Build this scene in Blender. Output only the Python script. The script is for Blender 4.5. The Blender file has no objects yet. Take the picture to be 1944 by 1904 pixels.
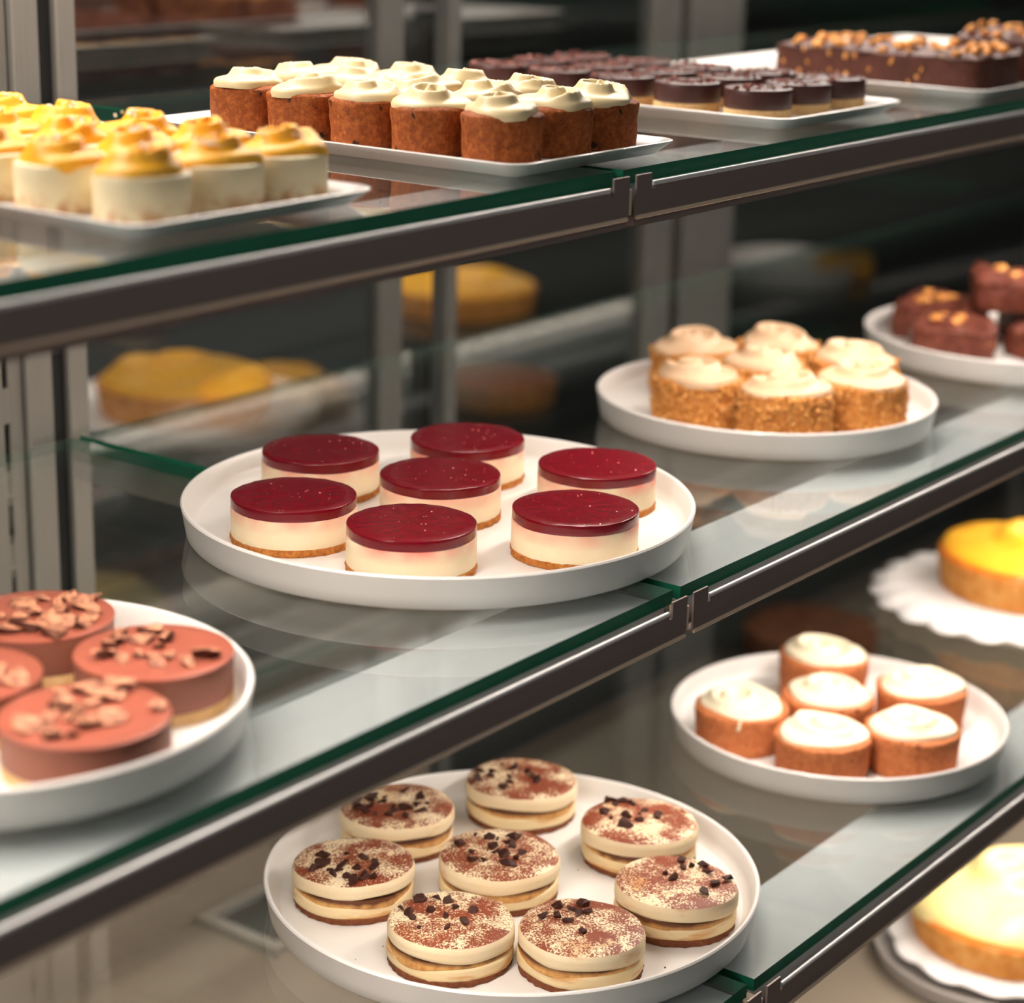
import bpy, bmesh, math, random
from mathutils import Vector, Matrix, noise

scene = bpy.context.scene
C = scene.collection

# ------------------------------------------------------------------ camera
CAM_POS = Vector((-0.96957, -0.60316, 0.39087))
FWD = Vector((0.76891284, 0.57073494, -0.28815738))
RGT = Vector((0.60100772, -0.79896024, 0.02126626))
UPV = Vector((0.21808889, 0.18953671, 0.95734689))
cd = bpy.data.cameras.new('camera')
cam = bpy.data.objects.new('camera', cd)
C.objects.link(cam)
cam.matrix_world = Matrix(((RGT.x, UPV.x, -FWD.x, CAM_POS.x), (RGT.y, UPV.y, -FWD.y, CAM_POS.y),
                           (RGT.z, UPV.z, -FWD.z, CAM_POS.z), (0, 0, 0, 1)))
cd.sensor_fit = 'HORIZONTAL'
cd.sensor_width = 36.0
cd.lens = 4077.29 / 1944.0 * 36.0
cd.clip_start = 0.05
cd.clip_end = 50
cd.dof.use_dof = True
cd.dof.focus_distance = 1.225
cd.dof.aperture_fstop = 4.5
scene.camera = cam

# ------------------------------------------------------------------ world, exposure
world = bpy.data.worlds.new('world')
scene.world = world
world.use_nodes = True
wb = world.node_tree.nodes['Background']
wb.inputs['Color'].default_value = (0.95, 0.92, 0.90, 1)
wb.inputs['Strength'].default_value = 0.07
vs = scene.view_settings
vs.view_transform = 'Standard'
vs.look = 'None'
vs.exposure = 0.12
vs.gamma = 1.0
vs.use_curve_mapping = False
scene.cycles.transparent_max_bounces = 32
scene.cycles.max_bounces = 10
scene.cycles.diffuse_bounces = 4
scene.cycles.glossy_bounces = 5
scene.cycles.transmission_bounces = 6
scene.cycles.caustics_reflective = False
scene.cycles.caustics_refractive = False
scene.cycles.sample_clamp_indirect = 4.0

WARM = (1.0, 0.885, 0.795)
SHELF_W = 3.4
CANOPY_W = 15.5

def strip_light(name, loc, sx, sy, power, color=WARM, rot=(0, 0, 0)):
    ld = bpy.data.lights.new(name, 'AREA')
    ld.shape = 'RECTANGLE'
    ld.size = sx
    ld.size_y = sy
    ld.energy = power
    ld.color = color
    lo = bpy.data.objects.new(name, ld)
    lo.location = loc
    lo.rotation_euler = rot
    C.objects.link(lo)
    return lo

# heights and fronts of the three glass shelves, and the deck under them
H1, Y1 = 0.22824, 0.04883
H2, Y2 = 0.0, 0.0
H3, Y3 = -0.22477, -0.06188
BACK = 0.4929
DECK = -0.455
SILL = -0.235

# LED strips: one beneath each shelf front, one in the canopy, one over the back counter
strip_light('shelf_lamp', (0.75, Y1 + 0.0185, H1 - 0.0322), 1.44, 0.008, SHELF_W)
strip_light('shelf_lamp', (-0.85, Y1 + 0.0185, H1 - 0.0322), 1.46, 0.008, SHELF_W)
strip_light('shelf_lamp', (0.75, Y2 + 0.0185, H2 - 0.0322), 1.44, 0.008, SHELF_W)
strip_light('shelf_lamp', (-0.85, Y2 + 0.0185, H2 - 0.0322), 1.46, 0.008, SHELF_W)
strip_light('shelf_lamp', (0.75, Y3 + 0.0185, H3 - 0.0322), 1.44, 0.008, SHELF_W)
strip_light('shelf_lamp', (-0.85, Y3 + 0.0185, H3 - 0.0322), 1.46, 0.008, SHELF_W)
strip_light('added_rear_fill', (-0.55, 0.440, H3 - 0.040), 1.9, 0.02, 2.2)  # added fill strip that brightens the rear of the deck
strip_light('canopy_lamp', (-0.05, 0.38, 0.595), 2.6, 0.05, CANOPY_W, WARM, (math.radians(-12), 0, 0))
strip_light('back_lamp', (1.65, 1.108, 0.200), 3.5, 0.02, 5.2, WARM)
# the shop's ceiling panel in front of the case
strip_light('ceiling_lamp', (-0.6, -1.7, 1.55), 2.4, 1.2, 6.5, (1.0, 0.95, 0.90), (math.radians(25), 0, 0))

# ------------------------------------------------------------------ helpers
def srgb(r, g, b):
    f = lambda c: (c / 255.0 / 12.92) if c <= 10 else ((c / 255.0 + 0.055) / 1.055) ** 2.4
    return (f(r), f(g), f(b), 1.0)

def set_in(n, key, v):
    if key in n.inputs:
        n.inputs[key].default_value = v

class NT:
    def __init__(s, name):
        s.m = bpy.data.materials.new(name)
        s.m.use_nodes = True
        s.t = s.m.node_tree
        s.b = s.t.nodes['Principled BSDF']
        s.out = s.t.nodes['Material Output']
    def n(s, typ, **kw):
        nd = s.t.nodes.new(typ)
        for k, v in kw.items():
            if hasattr(nd, k):
                setattr(nd, k, v)
            else:
                nd.inputs[k].default_value = v
        return nd
    def l(s, a, b):
        s.t.links.new(a, b)
    def co(s):
        if not hasattr(s, '_co'):
            s._co = s.n('ShaderNodeTexCoord').outputs['Object']
        return s._co
    def noise(s, scale, detail=4, rough=0.55, vec=None):
        nd = s.n('ShaderNodeTexNoise')
        nd.inputs['Scale'].default_value = scale
        nd.inputs['Detail'].default_value = detail
        nd.inputs['Roughness'].default_value = rough
        s.l(vec or s.co(), nd.inputs['Vector'])
        return nd.outputs['Fac']
    def ramp(s, fac, stops, interp='LINEAR'):
        nd = s.n('ShaderNodeValToRGB')
        cr = nd.color_ramp
        cr.interpolation = interp
        while len(cr.elements) < len(stops):
            cr.elements.new(0.5)
        for e, (p, c) in zip(cr.elements, stops):
            e.position = p
            e.color = c if len(c) == 4 else (*c, 1)
        s.l(fac, nd.inputs['Fac'])
        return nd.outputs['Color']
    def mix(s, fac, a, b, mode='MIX'):
        nd = s.n('ShaderNodeMix')
        nd.data_type = 'RGBA'
        nd.blend_type = mode
        for sock, v in ((nd.inputs[0], fac), (nd.inputs[6], a), (nd.inputs[7], b)):
            if isinstance(v, (int, float)):
                sock.default_value = v
            elif isinstance(v, tuple):
                sock.default_value = v
            else:
                s.l(v, sock)
        return nd.outputs[2]
    def math(s, op, a, b=None, clamp=False):
        nd = s.n('ShaderNodeMath')
        nd.operation = op
        nd.use_clamp = clamp
        for i, v in enumerate((a, b)):
            if v is None:
                continue
            if isinstance(v, (int, float)):
                nd.inputs[i].default_value = v
            else:
                s.l(v, nd.inputs[i])
        return nd.outputs[0]
    def sep(s, vec=None):
        nd = s.n('ShaderNodeSeparateXYZ')
        s.l(vec or s.co(), nd.inputs[0])
        return nd.outputs
    def rng(s, v, a, b, c=0.0, d=1.0):
        nd = s.n('ShaderNodeMapRange')
        s.l(v, nd.inputs[0])
        nd.inputs[1].default_value, nd.inputs[2].default_value = a, b
        nd.inputs[3].default_value, nd.inputs[4].default_value = c, d
        return nd.outputs[0]
    def bump(s, h, strength=0.3, dist=0.001):
        nd = s.n('ShaderNodeBump')
        nd.inputs['Strength'].default_value = strength
        nd.inputs['Distance'].default_value = dist
        s.l(h, nd.inputs['Height'])
        s.l(nd.outputs[0], s.b.inputs['Normal'])
    def color(s, c):
        if isinstance(c, tuple):
            s.b.inputs['Base Color'].default_value = c
        else:
            s.l(c, s.b.inputs['Base Color'])
    def pbr(s, rough=0.5, metal=0.0, spec=0.5, sss=0.0, sss_r=(1, .6, .4), sss_s=0.004, coat=0.0, coat_r=0.1):
        set_in(s.b, 'Roughness', rough)
        set_in(s.b, 'Metallic', metal)
        set_in(s.b, 'Specular IOR Level', spec)
        if sss:
            set_in(s.b, 'Subsurface Weight', sss)
            set_in(s.b, 'Subsurface Radius', sss_r)
            set_in(s.b, 'Subsurface Scale', sss_s)
        if coat:
            set_in(s.b, 'Coat Weight', coat)
            set_in(s.b, 'Coat Roughness', coat_r)
        return s.m

MATS = {}
def plain(name, col, rough=0.5, **kw):
    if name not in MATS:
        t = NT(name)
        var = t.noise(60, 3)
        dk = tuple(c * 0.90 for c in col[:3]) + (1,)
        t.color(t.mix(var, dk, col))
        MATS[name] = t.pbr(rough, **kw)
    return MATS[name]

def build_mats():
    # glazed white china
    t = NT('white china'); v = t.noise(25, 2)
    t.color(t.mix(v, srgb(226, 222, 216), srgb(238, 235, 230)))
    MATS['china'] = t.pbr(0.32, spec=0.5, coat=0.15, coat_r=0.15)
    t = NT('grey china'); v = t.noise(25, 2)
    t.color(t.mix(v, srgb(150, 145, 140), srgb(165, 160, 154)))
    MATS['grey_china'] = t.pbr(0.35)
    # shelf glass, seen through, with a real fresnel mirror on both faces
    t = NT('clear shelf glass')
    t.t.nodes.remove(t.b)
    geo = t.n('ShaderNodeNewGeometry')
    ior = t.rng(geo.outputs['Backfacing'], 0, 1, 2.05, 1 / 2.05)
    fr = t.n('ShaderNodeFresnel'); t.l(ior, fr.inputs['IOR'])
    tr = t.n('ShaderNodeBsdfTransparent'); tr.inputs['Color'].default_value = (0.968, 0.980, 0.978, 1)
    gl = t.n('ShaderNodeBsdfGlossy'); gl.inputs['Roughness'].default_value = 0.015
    gl.inputs['Color'].default_value = (0.98, 1.0, 0.99, 1)
    mx = t.n('ShaderNodeMixShader')
    t.l(fr.outputs[0], mx.inputs[0]); t.l(tr.outputs[0], mx.inputs[1]); t.l(gl.outputs[0], mx.inputs[2])
    t.l(mx.outputs[0], t.out.inputs['Surface'])
    MATS['glass'] = t.m
    t = NT('green glass edge'); v = t.noise(12, 2)
    t.color(t.mix(v, (0.006, 0.095, 0.050, 1), (0.014, 0.150, 0.085, 1)))
    MATS['edge'] = t.pbr(0.45, spec=0.12)
    t = NT('polished pale glass edge'); v = t.noise(12, 2)
    t.color(t.mix(v, srgb(96, 132, 118), srgb(116, 150, 136)))
    t.pbr(0.3, spec=0.2)
    tr = t.n('ShaderNodeBsdfTransparent'); tr.inputs['Color'].default_value = (0.86, 0.95, 0.91, 1)
    mx = t.n('ShaderNodeMixShader'); mx.inputs[0].default_value = 0.30
    t.l(tr.outputs[0], mx.inputs[1]); t.l(t.b.outputs[0], mx.inputs[2]); t.l(mx.outputs[0], t.out.inputs['Surface'])
    MATS['edge_pale'] = t.m
    # metals
    t = NT('taupe brushed metal')
    mp = t.n('ShaderNodeMapping'); mp.inputs['Scale'].default_value = (2, 120, 600); t.l(t.co(), mp.inputs[0])
    v = t.noise(3, 3, vec=mp.outputs[0])
    t.color(t.mix(v, srgb(140, 125, 119), srgb(154, 139, 132)))
    MATS['taupe'] = t.pbr(0.42, metal=0.4)
    t = NT('satin aluminium')
    mp = t.n('ShaderNodeMapping'); mp.inputs['Scale'].default_value = (300, 300, 3); t.l(t.co(), mp.inputs[0])
    v = t.noise(3, 3, vec=mp.outputs[0])
    t.color(t.mix(v, srgb(150, 146, 138), srgb(176, 172, 164)))
    MATS['alu'] = t.pbr(0.42, metal=0.55)
    t = NT('dull door aluminium'); v = t.noise(30, 3)
    t.color(t.mix(v, srgb(92, 92, 88), srgb(112, 111, 106)))
    MATS['door_alu'] = t.pbr(0.45, metal=0.4)
    t = NT('pale aluminium bead'); v = t.noise(40, 2)
    t.color(t.mix(v, srgb(232, 232, 230), srgb(245, 245, 243)))
    MATS['bead'] = t.pbr(0.35, metal=0.3)
    t = NT('cream edge strip'); v = t.noise(40, 2)
    t.color(t.mix(v, srgb(226, 200, 172), srgb(240, 216, 190)))
    MATS['hem'] = t.pbr(0.35, metal=0.1)
    t = NT('white lacquered steel'); v = t.noise(18, 3)
    t.color(t.mix(v, srgb(212, 218, 218), srgb(226, 231, 231)))
    MATS['white_steel'] = t.pbr(0.45)
    t = NT('black rubber'); v = t.noise(80, 2)
    t.color(t.mix(v, (0.004, 0.004, 0.004, 1), (0.008, 0.008, 0.008, 1)))
    MATS['black'] = t.pbr(0.6)
    t = NT('taupe stone deck'); v = t.noise(9, 6)
    t.color(t.mix(v, srgb(118, 107, 94), srgb(136, 125, 110)))
    MATS['deck'] = t.pbr(0.35)
    t = NT('dark counter glass'); v = t.noise(6, 3)
    t.color(t.mix(v, (0.022, 0.026, 0.024, 1), (0.035, 0.040, 0.037, 1)))
    MATS['counter'] = t.pbr(0.10, spec=0.6)
    t = NT('dark wall paint'); v = t.noise(5, 4)
    t.color(t.mix(v, (0.070, 0.072, 0.070, 1), (0.095, 0.098, 0.095, 1)))
    MATS['wall'] = t.pbr(0.55)
    t = NT('lamp diffuser')
    set_in(t.b, 'Emission Color', (1, 0.88, 0.72, 1)); set_in(t.b, 'Emission Strength', 2.0)
    v = t.noise(30, 1); t.color(t.mix(v, (0.8, 0.8, 0.78, 1), (0.85, 0.85, 0.83, 1)))
    MATS['diffuser'] = t.pbr(0.5)
    # pastry
    def crumbly(key, name, c0, c1, c2, scale=350, rough=0.85, dark=None):
        t = NT(name)
        v = t.noise(scale, 6, 0.7)
        col = t.ramp(v, [(0.25, c0), (0.5, c1), (0.78, c2)])
        if dark:
            sp = t.noise(scale * 0.45, 3, 0.6)
            col = t.mix(t.rng(sp, 0.64, 0.70), col, dark)
        t.color(col)
        t.bump(v, 0.7, 0.0016)
        MATS[key] = t.pbr(rough, spec=0.25)
    crumbly('biscuit', 'golden biscuit base', srgb(120, 66, 22), srgb(180, 112, 50), srgb(212, 148, 82))
    crumbly('pale_biscuit', 'pale biscuit base', srgb(206, 158, 98), srgb(228, 188, 132), srgb(240, 210, 164))
    crumbly('brown_biscuit', 'brown cocoa biscuit base', srgb(86, 48, 28), srgb(118, 68, 42), srgb(146, 92, 60))
    crumbly('carrot', 'carrot cake crumb', srgb(102, 50, 20), srgb(158, 82, 34), srgb(202, 122, 58), 300, 0.62, srgb(58, 32, 20))
    crumbly('carrot_pale', 'light carrot cake crumb', srgb(150, 84, 46), srgb(190, 112, 66), srgb(214, 140, 88), 260, 0.7, srgb(110, 60, 34))
    crumbly('nut', 'chopped roasted nut', srgb(170, 104, 44), srgb(218, 156, 84), srgb(242, 200, 138), 160, 0.6)
    crumbly('nut_dark', 'nut coating ground', srgb(136, 78, 30), srgb(186, 120, 56), srgb(222, 166, 98), 200, 0.8)
    crumbly('crust', 'baked tart crust', srgb(176, 102, 38), srgb(216, 146, 70), srgb(240, 190, 118), 90, 0.7)
    crumbly('dark_choc', 'dark chocolate chunk', srgb(44, 22, 16), srgb(66, 36, 27), srgb(92, 54, 42), 240, 0.45)
    crumbly('milk_choc', 'dusty milk chocolate chunk', srgb(132, 74, 50), srgb(176, 108, 78), srgb(208, 142, 106), 140, 0.7)
    def dusted(key, name, side, top):  # paler up-facing sides: cocoa dust plus top light put into the colour
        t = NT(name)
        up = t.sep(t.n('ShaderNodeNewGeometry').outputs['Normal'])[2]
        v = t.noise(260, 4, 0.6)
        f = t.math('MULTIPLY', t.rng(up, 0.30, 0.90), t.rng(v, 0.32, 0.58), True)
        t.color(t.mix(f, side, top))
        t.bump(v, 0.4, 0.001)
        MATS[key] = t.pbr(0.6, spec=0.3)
    dusted('milk_choc', 'chocolate chunk with cocoa dust and painted top light', srgb(78, 42, 31), srgb(208, 142, 108))
    crumbly('brownie', 'chocolate brownie', srgb(66, 28, 19), srgb(104, 52, 38), srgb(142, 80, 62), 90, 0.5, srgb(180, 140, 92))
    crumbly('slab', 'chocolate peanut slab', srgb(62, 32, 24), srgb(84, 46, 36), srgb(100, 58, 46), 60, 0.5, srgb(196, 160, 110))
    crumbly('peanut', 'roasted peanut', srgb(206, 120, 46), srgb(238, 164, 86), srgb(250, 200, 132), 120, 0.42)
    crumbly('white_crumb', 'white meringue crumb', srgb(228, 220, 208), srgb(244, 238, 228), srgb(252, 250, 244), 200, 0.8)
    crumbly('brown_bread', 'dark baked loaf', srgb(70, 38, 22), srgb(104, 60, 36), srgb(140, 88, 56), 60, 0.8)
    # raspberry cheesecake cream, stained pink below the jelly
    t = NT('cheesecake cream stained pink on top')
    z = t.sep()[2]
    ang = t.noise(45, 2)
    stain = t.math('MULTIPLY', t.rng(z, 0.0125, 0.0215), t.rng(ang, 0.35, 0.75), True)
    v = t.noise(90, 3)
    base = t.mix(v, srgb(240, 218, 180), srgb(248, 232, 200))
    t.color(t.mix(stain, base, srgb(236, 116, 104)))
    MATS['rasp_cream'] = t.pbr(0.5, sss=0.25, sss_r=(1.0, .55, .3), sss_s=0.004)
    t = NT('raspberry jelly'); v = t.noise(160, 4)
    t.color(t.mix(v, (0.125, 0.0010, 0.007, 1), (0.190, 0.003, 0.011, 1)))
    t.bump(t.noise(120, 2), 0.12, 0.0008)
    MATS['jelly'] = t.pbr(0.20, spec=0.5, sss=0.25, sss_r=(1.0, .05, .06), sss_s=0.003)
    MATS['seed'] = plain('pink seed', srgb(236, 170, 150), 0.3)
    # tiramisu
    t = NT('tiramisu cream with coffee streaks')
    z = t.sep()[2]
    mp = t.n('ShaderNodeMapping'); mp.inputs['Scale'].default_value = (26, 26, 120); t.l(t.co(), mp.inputs[0])
    st = t.noise(1.0, 3, 0.6, vec=mp.outputs[0])
    v = t.noise(60, 3)
    base = t.mix(v, srgb(234, 206, 152), srgb(246, 228, 188))
    t.color(t.mix(t.rng(st, 0.50, 0.68), base, srgb(204, 142, 70)))
    MATS['tira_cream'] = t.pbr(0.5, sss=0.2, sss_r=(1, .6, .35), sss_s=0.003)
    t = NT('tiramisu top cream dusted with cocoa')
    geo = t.n('ShaderNodeNewGeometry')
    up = t.sep(geo.outputs['Normal'])[2]
    vec = t.n('ShaderNodeTexCoord').outputs['Object']
    oi = t.n('ShaderNodeObjectInfo')
    off = t.n('ShaderNodeVectorMath'); off.operation = 'ADD'
    t.l(vec, off.inputs[0])
    cmb = t.n('ShaderNodeCombineXYZ')
    t.l(t.math('MULTIPLY', oi.outputs['Random'], 7.0), cmb.inputs[0]); t.l(t.math('MULTIPLY', oi.outputs['Random'], 3.0), cmb.inputs[1])
    t.l(cmb.outputs[0], off.inputs[1])
    big = t.noise(38, 3, 0.6, vec=off.outputs[0]); fine = t.noise(820, 3, 0.6, vec=off.outputs[0])
    cov = t.math('ADD', t.math('MULTIPLY', t.rng(big, 0.34, 0.64), 0.33), fine)
    spk = t.math('MULTIPLY', t.rng(cov, 0.575, 0.69), t.rng(up, 0.35, 0.85), True)
    v = t.noise(50, 3)
    base = t.mix(v, srgb(236, 210, 166), srgb(246, 230, 196))
    mp2 = t.n('ShaderNodeMapping'); mp2.inputs['Scale'].default_value = (30, 30, 70); t.l(off.outputs[0], mp2.inputs[0])
    base = t.mix(t.math('MULTIPLY', t.rng(t.noise(1.0, 3, 0.6, vec=mp2.outputs[0]), 0.56, 0.72), 0.8), base, srgb(204, 136, 62))
    t.color(t.mix(spk, base, srgb(132, 60, 32)))
    t.bump(cov, 0.25, 0.0006)
    MATS['tira_top'] = t.pbr(0.55, sss=0.15, sss_r=(1, .6, .35), sss_s=0.003)
    t = NT('coffee soaked sponge'); v = t.noise(200, 5, 0.7)
    tan = t.ramp(v, [(0.3, srgb(176, 118, 58)), (0.55, srgb(212, 160, 94)), (0.85, srgb(232, 192, 128))])
    soak = t.math('ADD', t.rng(t.sep()[2], 0.0125, 0.0150), t.rng(t.noise(40, 3), 0.55, 0.75), True)
    t.color(t.mix(soak, tan, srgb(92, 50, 24)))
    MATS['sponge'] = t.pbr(0.7)
    # chocolate tarts
    t = NT('milk chocolate ganache'); v = t.noise(40, 3)
    t.color(t.mix(v, srgb(120, 70, 54), srgb(136, 82, 64)))
    MATS['ganache'] = t.pbr(0.5, spec=0.4)
    t = NT('milk chocolate glaze'); v = t.noise(30, 3)
    t.color(t.mix(v, srgb(150, 78, 60), srgb(168, 94, 74)))
    MATS['glaze'] = t.pbr(0.28, spec=0.5)
    t = NT('dark truffle layer'); v = t.noise(60, 3)
    t.color(t.mix(v, srgb(58, 30, 26), srgb(76, 42, 36)))
    MATS['truffle'] = t.pbr(0.4)
    crumbly('choc_rough', 'rough chocolate topping', srgb(86, 44, 36), srgb(132, 78, 66), srgb(176, 120, 106), 200, 0.4)
    # creams
    def cream(key, name, a, b, rough=0.42):
        t = NT(name); v = t.noise(35, 3)
        t.color(t.mix(v, a, b))
        t.bump(t.noise(60, 3), 0.08, 0.001)
        MATS[key] = t.pbr(rough, sss=0.08, sss_r=(1, .75, .5), sss_s=0.003)
    cream('frosting', 'cream cheese frosting', srgb(230, 216, 182), srgb(238, 227, 198))
    cream('ivory', 'ivory cream cheese frosting', srgb(224, 203, 154), srgb(233, 216, 174))
    cream('coffee_cream', 'pale coffee cream', srgb(208, 170, 132), srgb(224, 192, 156))
    cream('curd', 'yellow lemon curd', srgb(255, 174, 22), srgb(255, 198, 58), 0.45)
    cream('curd_pale', 'pale lemon custard', srgb(250, 222, 128), srgb(254, 238, 176), 0.35)
    cream('amber_glaze', 'amber apricot glaze', srgb(206, 98, 22), srgb(232, 134, 44), 0.3)
    t = NT('vanilla cheesecake with biscuit foot')
    z = t.sep()[2]; v = t.noise(120, 4)
    foot = t.math('MULTIPLY', t.rng(z, 0.011, 0.002), t.rng(v, 0.40, 0.62), True)
    base = t.mix(t.noise(50, 2), srgb(236, 220, 176), srgb(244, 232, 196))
    t.color(t.mix(foot, base, srgb(196, 140, 84)))
    MATS['lemon_body'] = t.pbr(0.55, sss=0.15, sss_r=(1, .7, .4), sss_s=0.003)
    t = NT('white doily paper'); v = t.noise(90, 2)
    t.color(t.mix(v, srgb(238, 234, 230), srgb(248, 246, 244)))
    MATS['paper'] = t.pbr(0.8, spec=0.2)
build_mats()
M = MATS

def link(name, me, mat=None, parent=None, loc=(0, 0, 0), rot=(0, 0, 0), smooth=True):
    o = bpy.data.objects.new(name, me)
    C.objects.link(o)
    o.location = loc
    o.rotation_euler = rot
    if mat is not None and not me.materials:
        me.materials.append(mat)
    if parent is not None:
        o.parent = parent
    return o

def tag(o, label, cat, group=None, kind=None):
    o['label'] = label
    o['category'] = cat
    if group:
        o['group'] = group
    if kind:
        o['kind'] = kind
    return o

def thing(name, label, cat, loc, rz=0.0, group=None):
    o = bpy.data.objects.new(name, None)
    o.empty_display_size = 0.01
    C.objects.link(o)
    o.location = loc
    o.rotation_euler = (0, 0, rz)
    return tag(o, label, cat, group)

def dup_tree(src, loc, rz, label, group=None):
    r = src.copy(); C.objects.link(r)
    r.location = loc; r.rotation_euler = (0, 0, rz)
    r['label'] = label
    if group: r['group'] = group
    for ch in list(src.children):
        c = ch.copy(); C.objects.link(c); c.parent = r
        for gch in list(ch.children):
            d = gch.copy(); C.objects.link(d); d.parent = c
    return r

def mesh(name, verts, faces, smooth=True, sharp=None):
    me = bpy.data.meshes.new(name)
    me.from_pydata(verts, [], faces)
    me.update()
    if smooth:
        for p in me.polygons:
            p.use_smooth = True
        if sharp:
            me.set_sharp_from_angle(angle=math.radians(sharp))
    return me

def lathe(name, prof, n=64, fn=None, sharp=40, closed=False):
    """prof: (r, z) bottom centre to top centre; fn(x, y, z, t, i) -> displaced point"""
    vs_, fs, rings = [], [], []
    for i, (r, z) in enumerate(prof):
        if r < 1e-7:
            p = (0, 0, z)
            if fn: p = fn(0, 0, z, 0, i)
            rings.append([len(vs_)]); vs_.append(p)
        else:
            row = []
            for k in range(n):
                t = 2 * math.pi * k / n
                p = (r * math.cos(t), r * math.sin(t), z)
                if fn: p = fn(p[0], p[1], p[2], t, i)
                row.append(len(vs_)); vs_.append(p)
            rings.append(row)
    pairs = list(zip(rings[:-1], rings[1:]))
    if closed: pairs.append((rings[-1], rings[0]))
    for a, b in pairs:
        if len(a) == 1 and len(b) == 1:
            continue
        for k in range(n):
            k2 = (k + 1) % n
            if len(a) == 1: fs.append((a[0], b[k2], b[k]))
            elif len(b) == 1: fs.append((a[k], a[k2], b[0]))
            else: fs.append((a[k], a[k2], b[k2], b[k]))
    return mesh(name, vs_, fs, True, sharp)

def nz(x, y, z, f, seed=0.0):
    return noise.noise(Vector((x * f + seed, y * f - seed * 0.7, z * f + seed * 1.3)))

def box(name, x0, x1, y0, y1, z0, z1, bev=0.0, seg=2):
    bm = bmesh.new()
    bmesh.ops.create_cube(bm, size=1.0)
    for v in bm.verts:
        v.co = Vector(((x0 + x1) / 2 + v.co.x * (x1 - x0), (y0 + y1) / 2 + v.co.y * (y1 - y0), (z0 + z1) / 2 + v.co.z * (z1 - z0)))
    if bev:
        bmesh.ops.bevel(bm, geom=list(bm.edges), offset=bev, segments=seg, affect='EDGES', profile=0.5)
    me = bpy.data.meshes.new(name)
    bm.to_mesh(me); bm.free()
    if bev:
        for p in me.polygons: p.use_smooth = True
        me.set_sharp_from_angle(angle=math.radians(35))
    return me

def extrude_profile(name, prof, x0, x1, smooth=True):
    """closed (y, z) outline drawn along x"""
    n = len(prof)
    vs_ = [(x0, y, z) for y, z in prof] + [(x1, y, z) for y, z in prof]
    fs = [(k, (k + 1) % n, n + (k + 1) % n, n + k) for k in range(n)]
    fs += [tuple(range(n - 1, -1, -1)), tuple(range(n, 2 * n))]
    return mesh(name, vs_, fs, smooth, 35)

def hull(name, size, seed, n=11, flat=0.6, sharp=True):
    rnd = random.Random(seed)
    bm = bmesh.new()
    for _ in range(n):
        v = Vector((rnd.gauss(0, 1), rnd.gauss(0, 1), rnd.gauss(0, 1))).normalized() * rnd.uniform(0.75, 1.1)
        bm.verts.new((v.x * size * rnd.uniform(.8, 1.15), v.y * size * 0.72, v.z * size * flat))
    r = bmesh.ops.convex_hull(bm, input=list(bm.verts))
    bmesh.ops.delete(bm, geom=[g for g in r['geom_interior'] if isinstance(g, bmesh.types.BMVert)], context='VERTS')
    bmesh.ops.recalc_face_normals(bm, faces=list(bm.faces))
    me = bpy.data.meshes.new(name)
    bm.to_mesh(me); bm.free()
    if not sharp:
        for p in me.polygons: p.use_smooth = True
    return me

def blob_mesh(name, pieces):
    """pieces: list of (mesh, matrix) joined into one mesh"""
    vs_, fs = [], []
    for me, mx in pieces:
        o = len(vs_)
        vs_ += [tuple(mx @ v.co) for v in me.vertices]
        fs += [tuple(o + i for i in p.vertices) for p in me.polygons]
    return mesh(name, vs_, fs, False)

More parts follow.
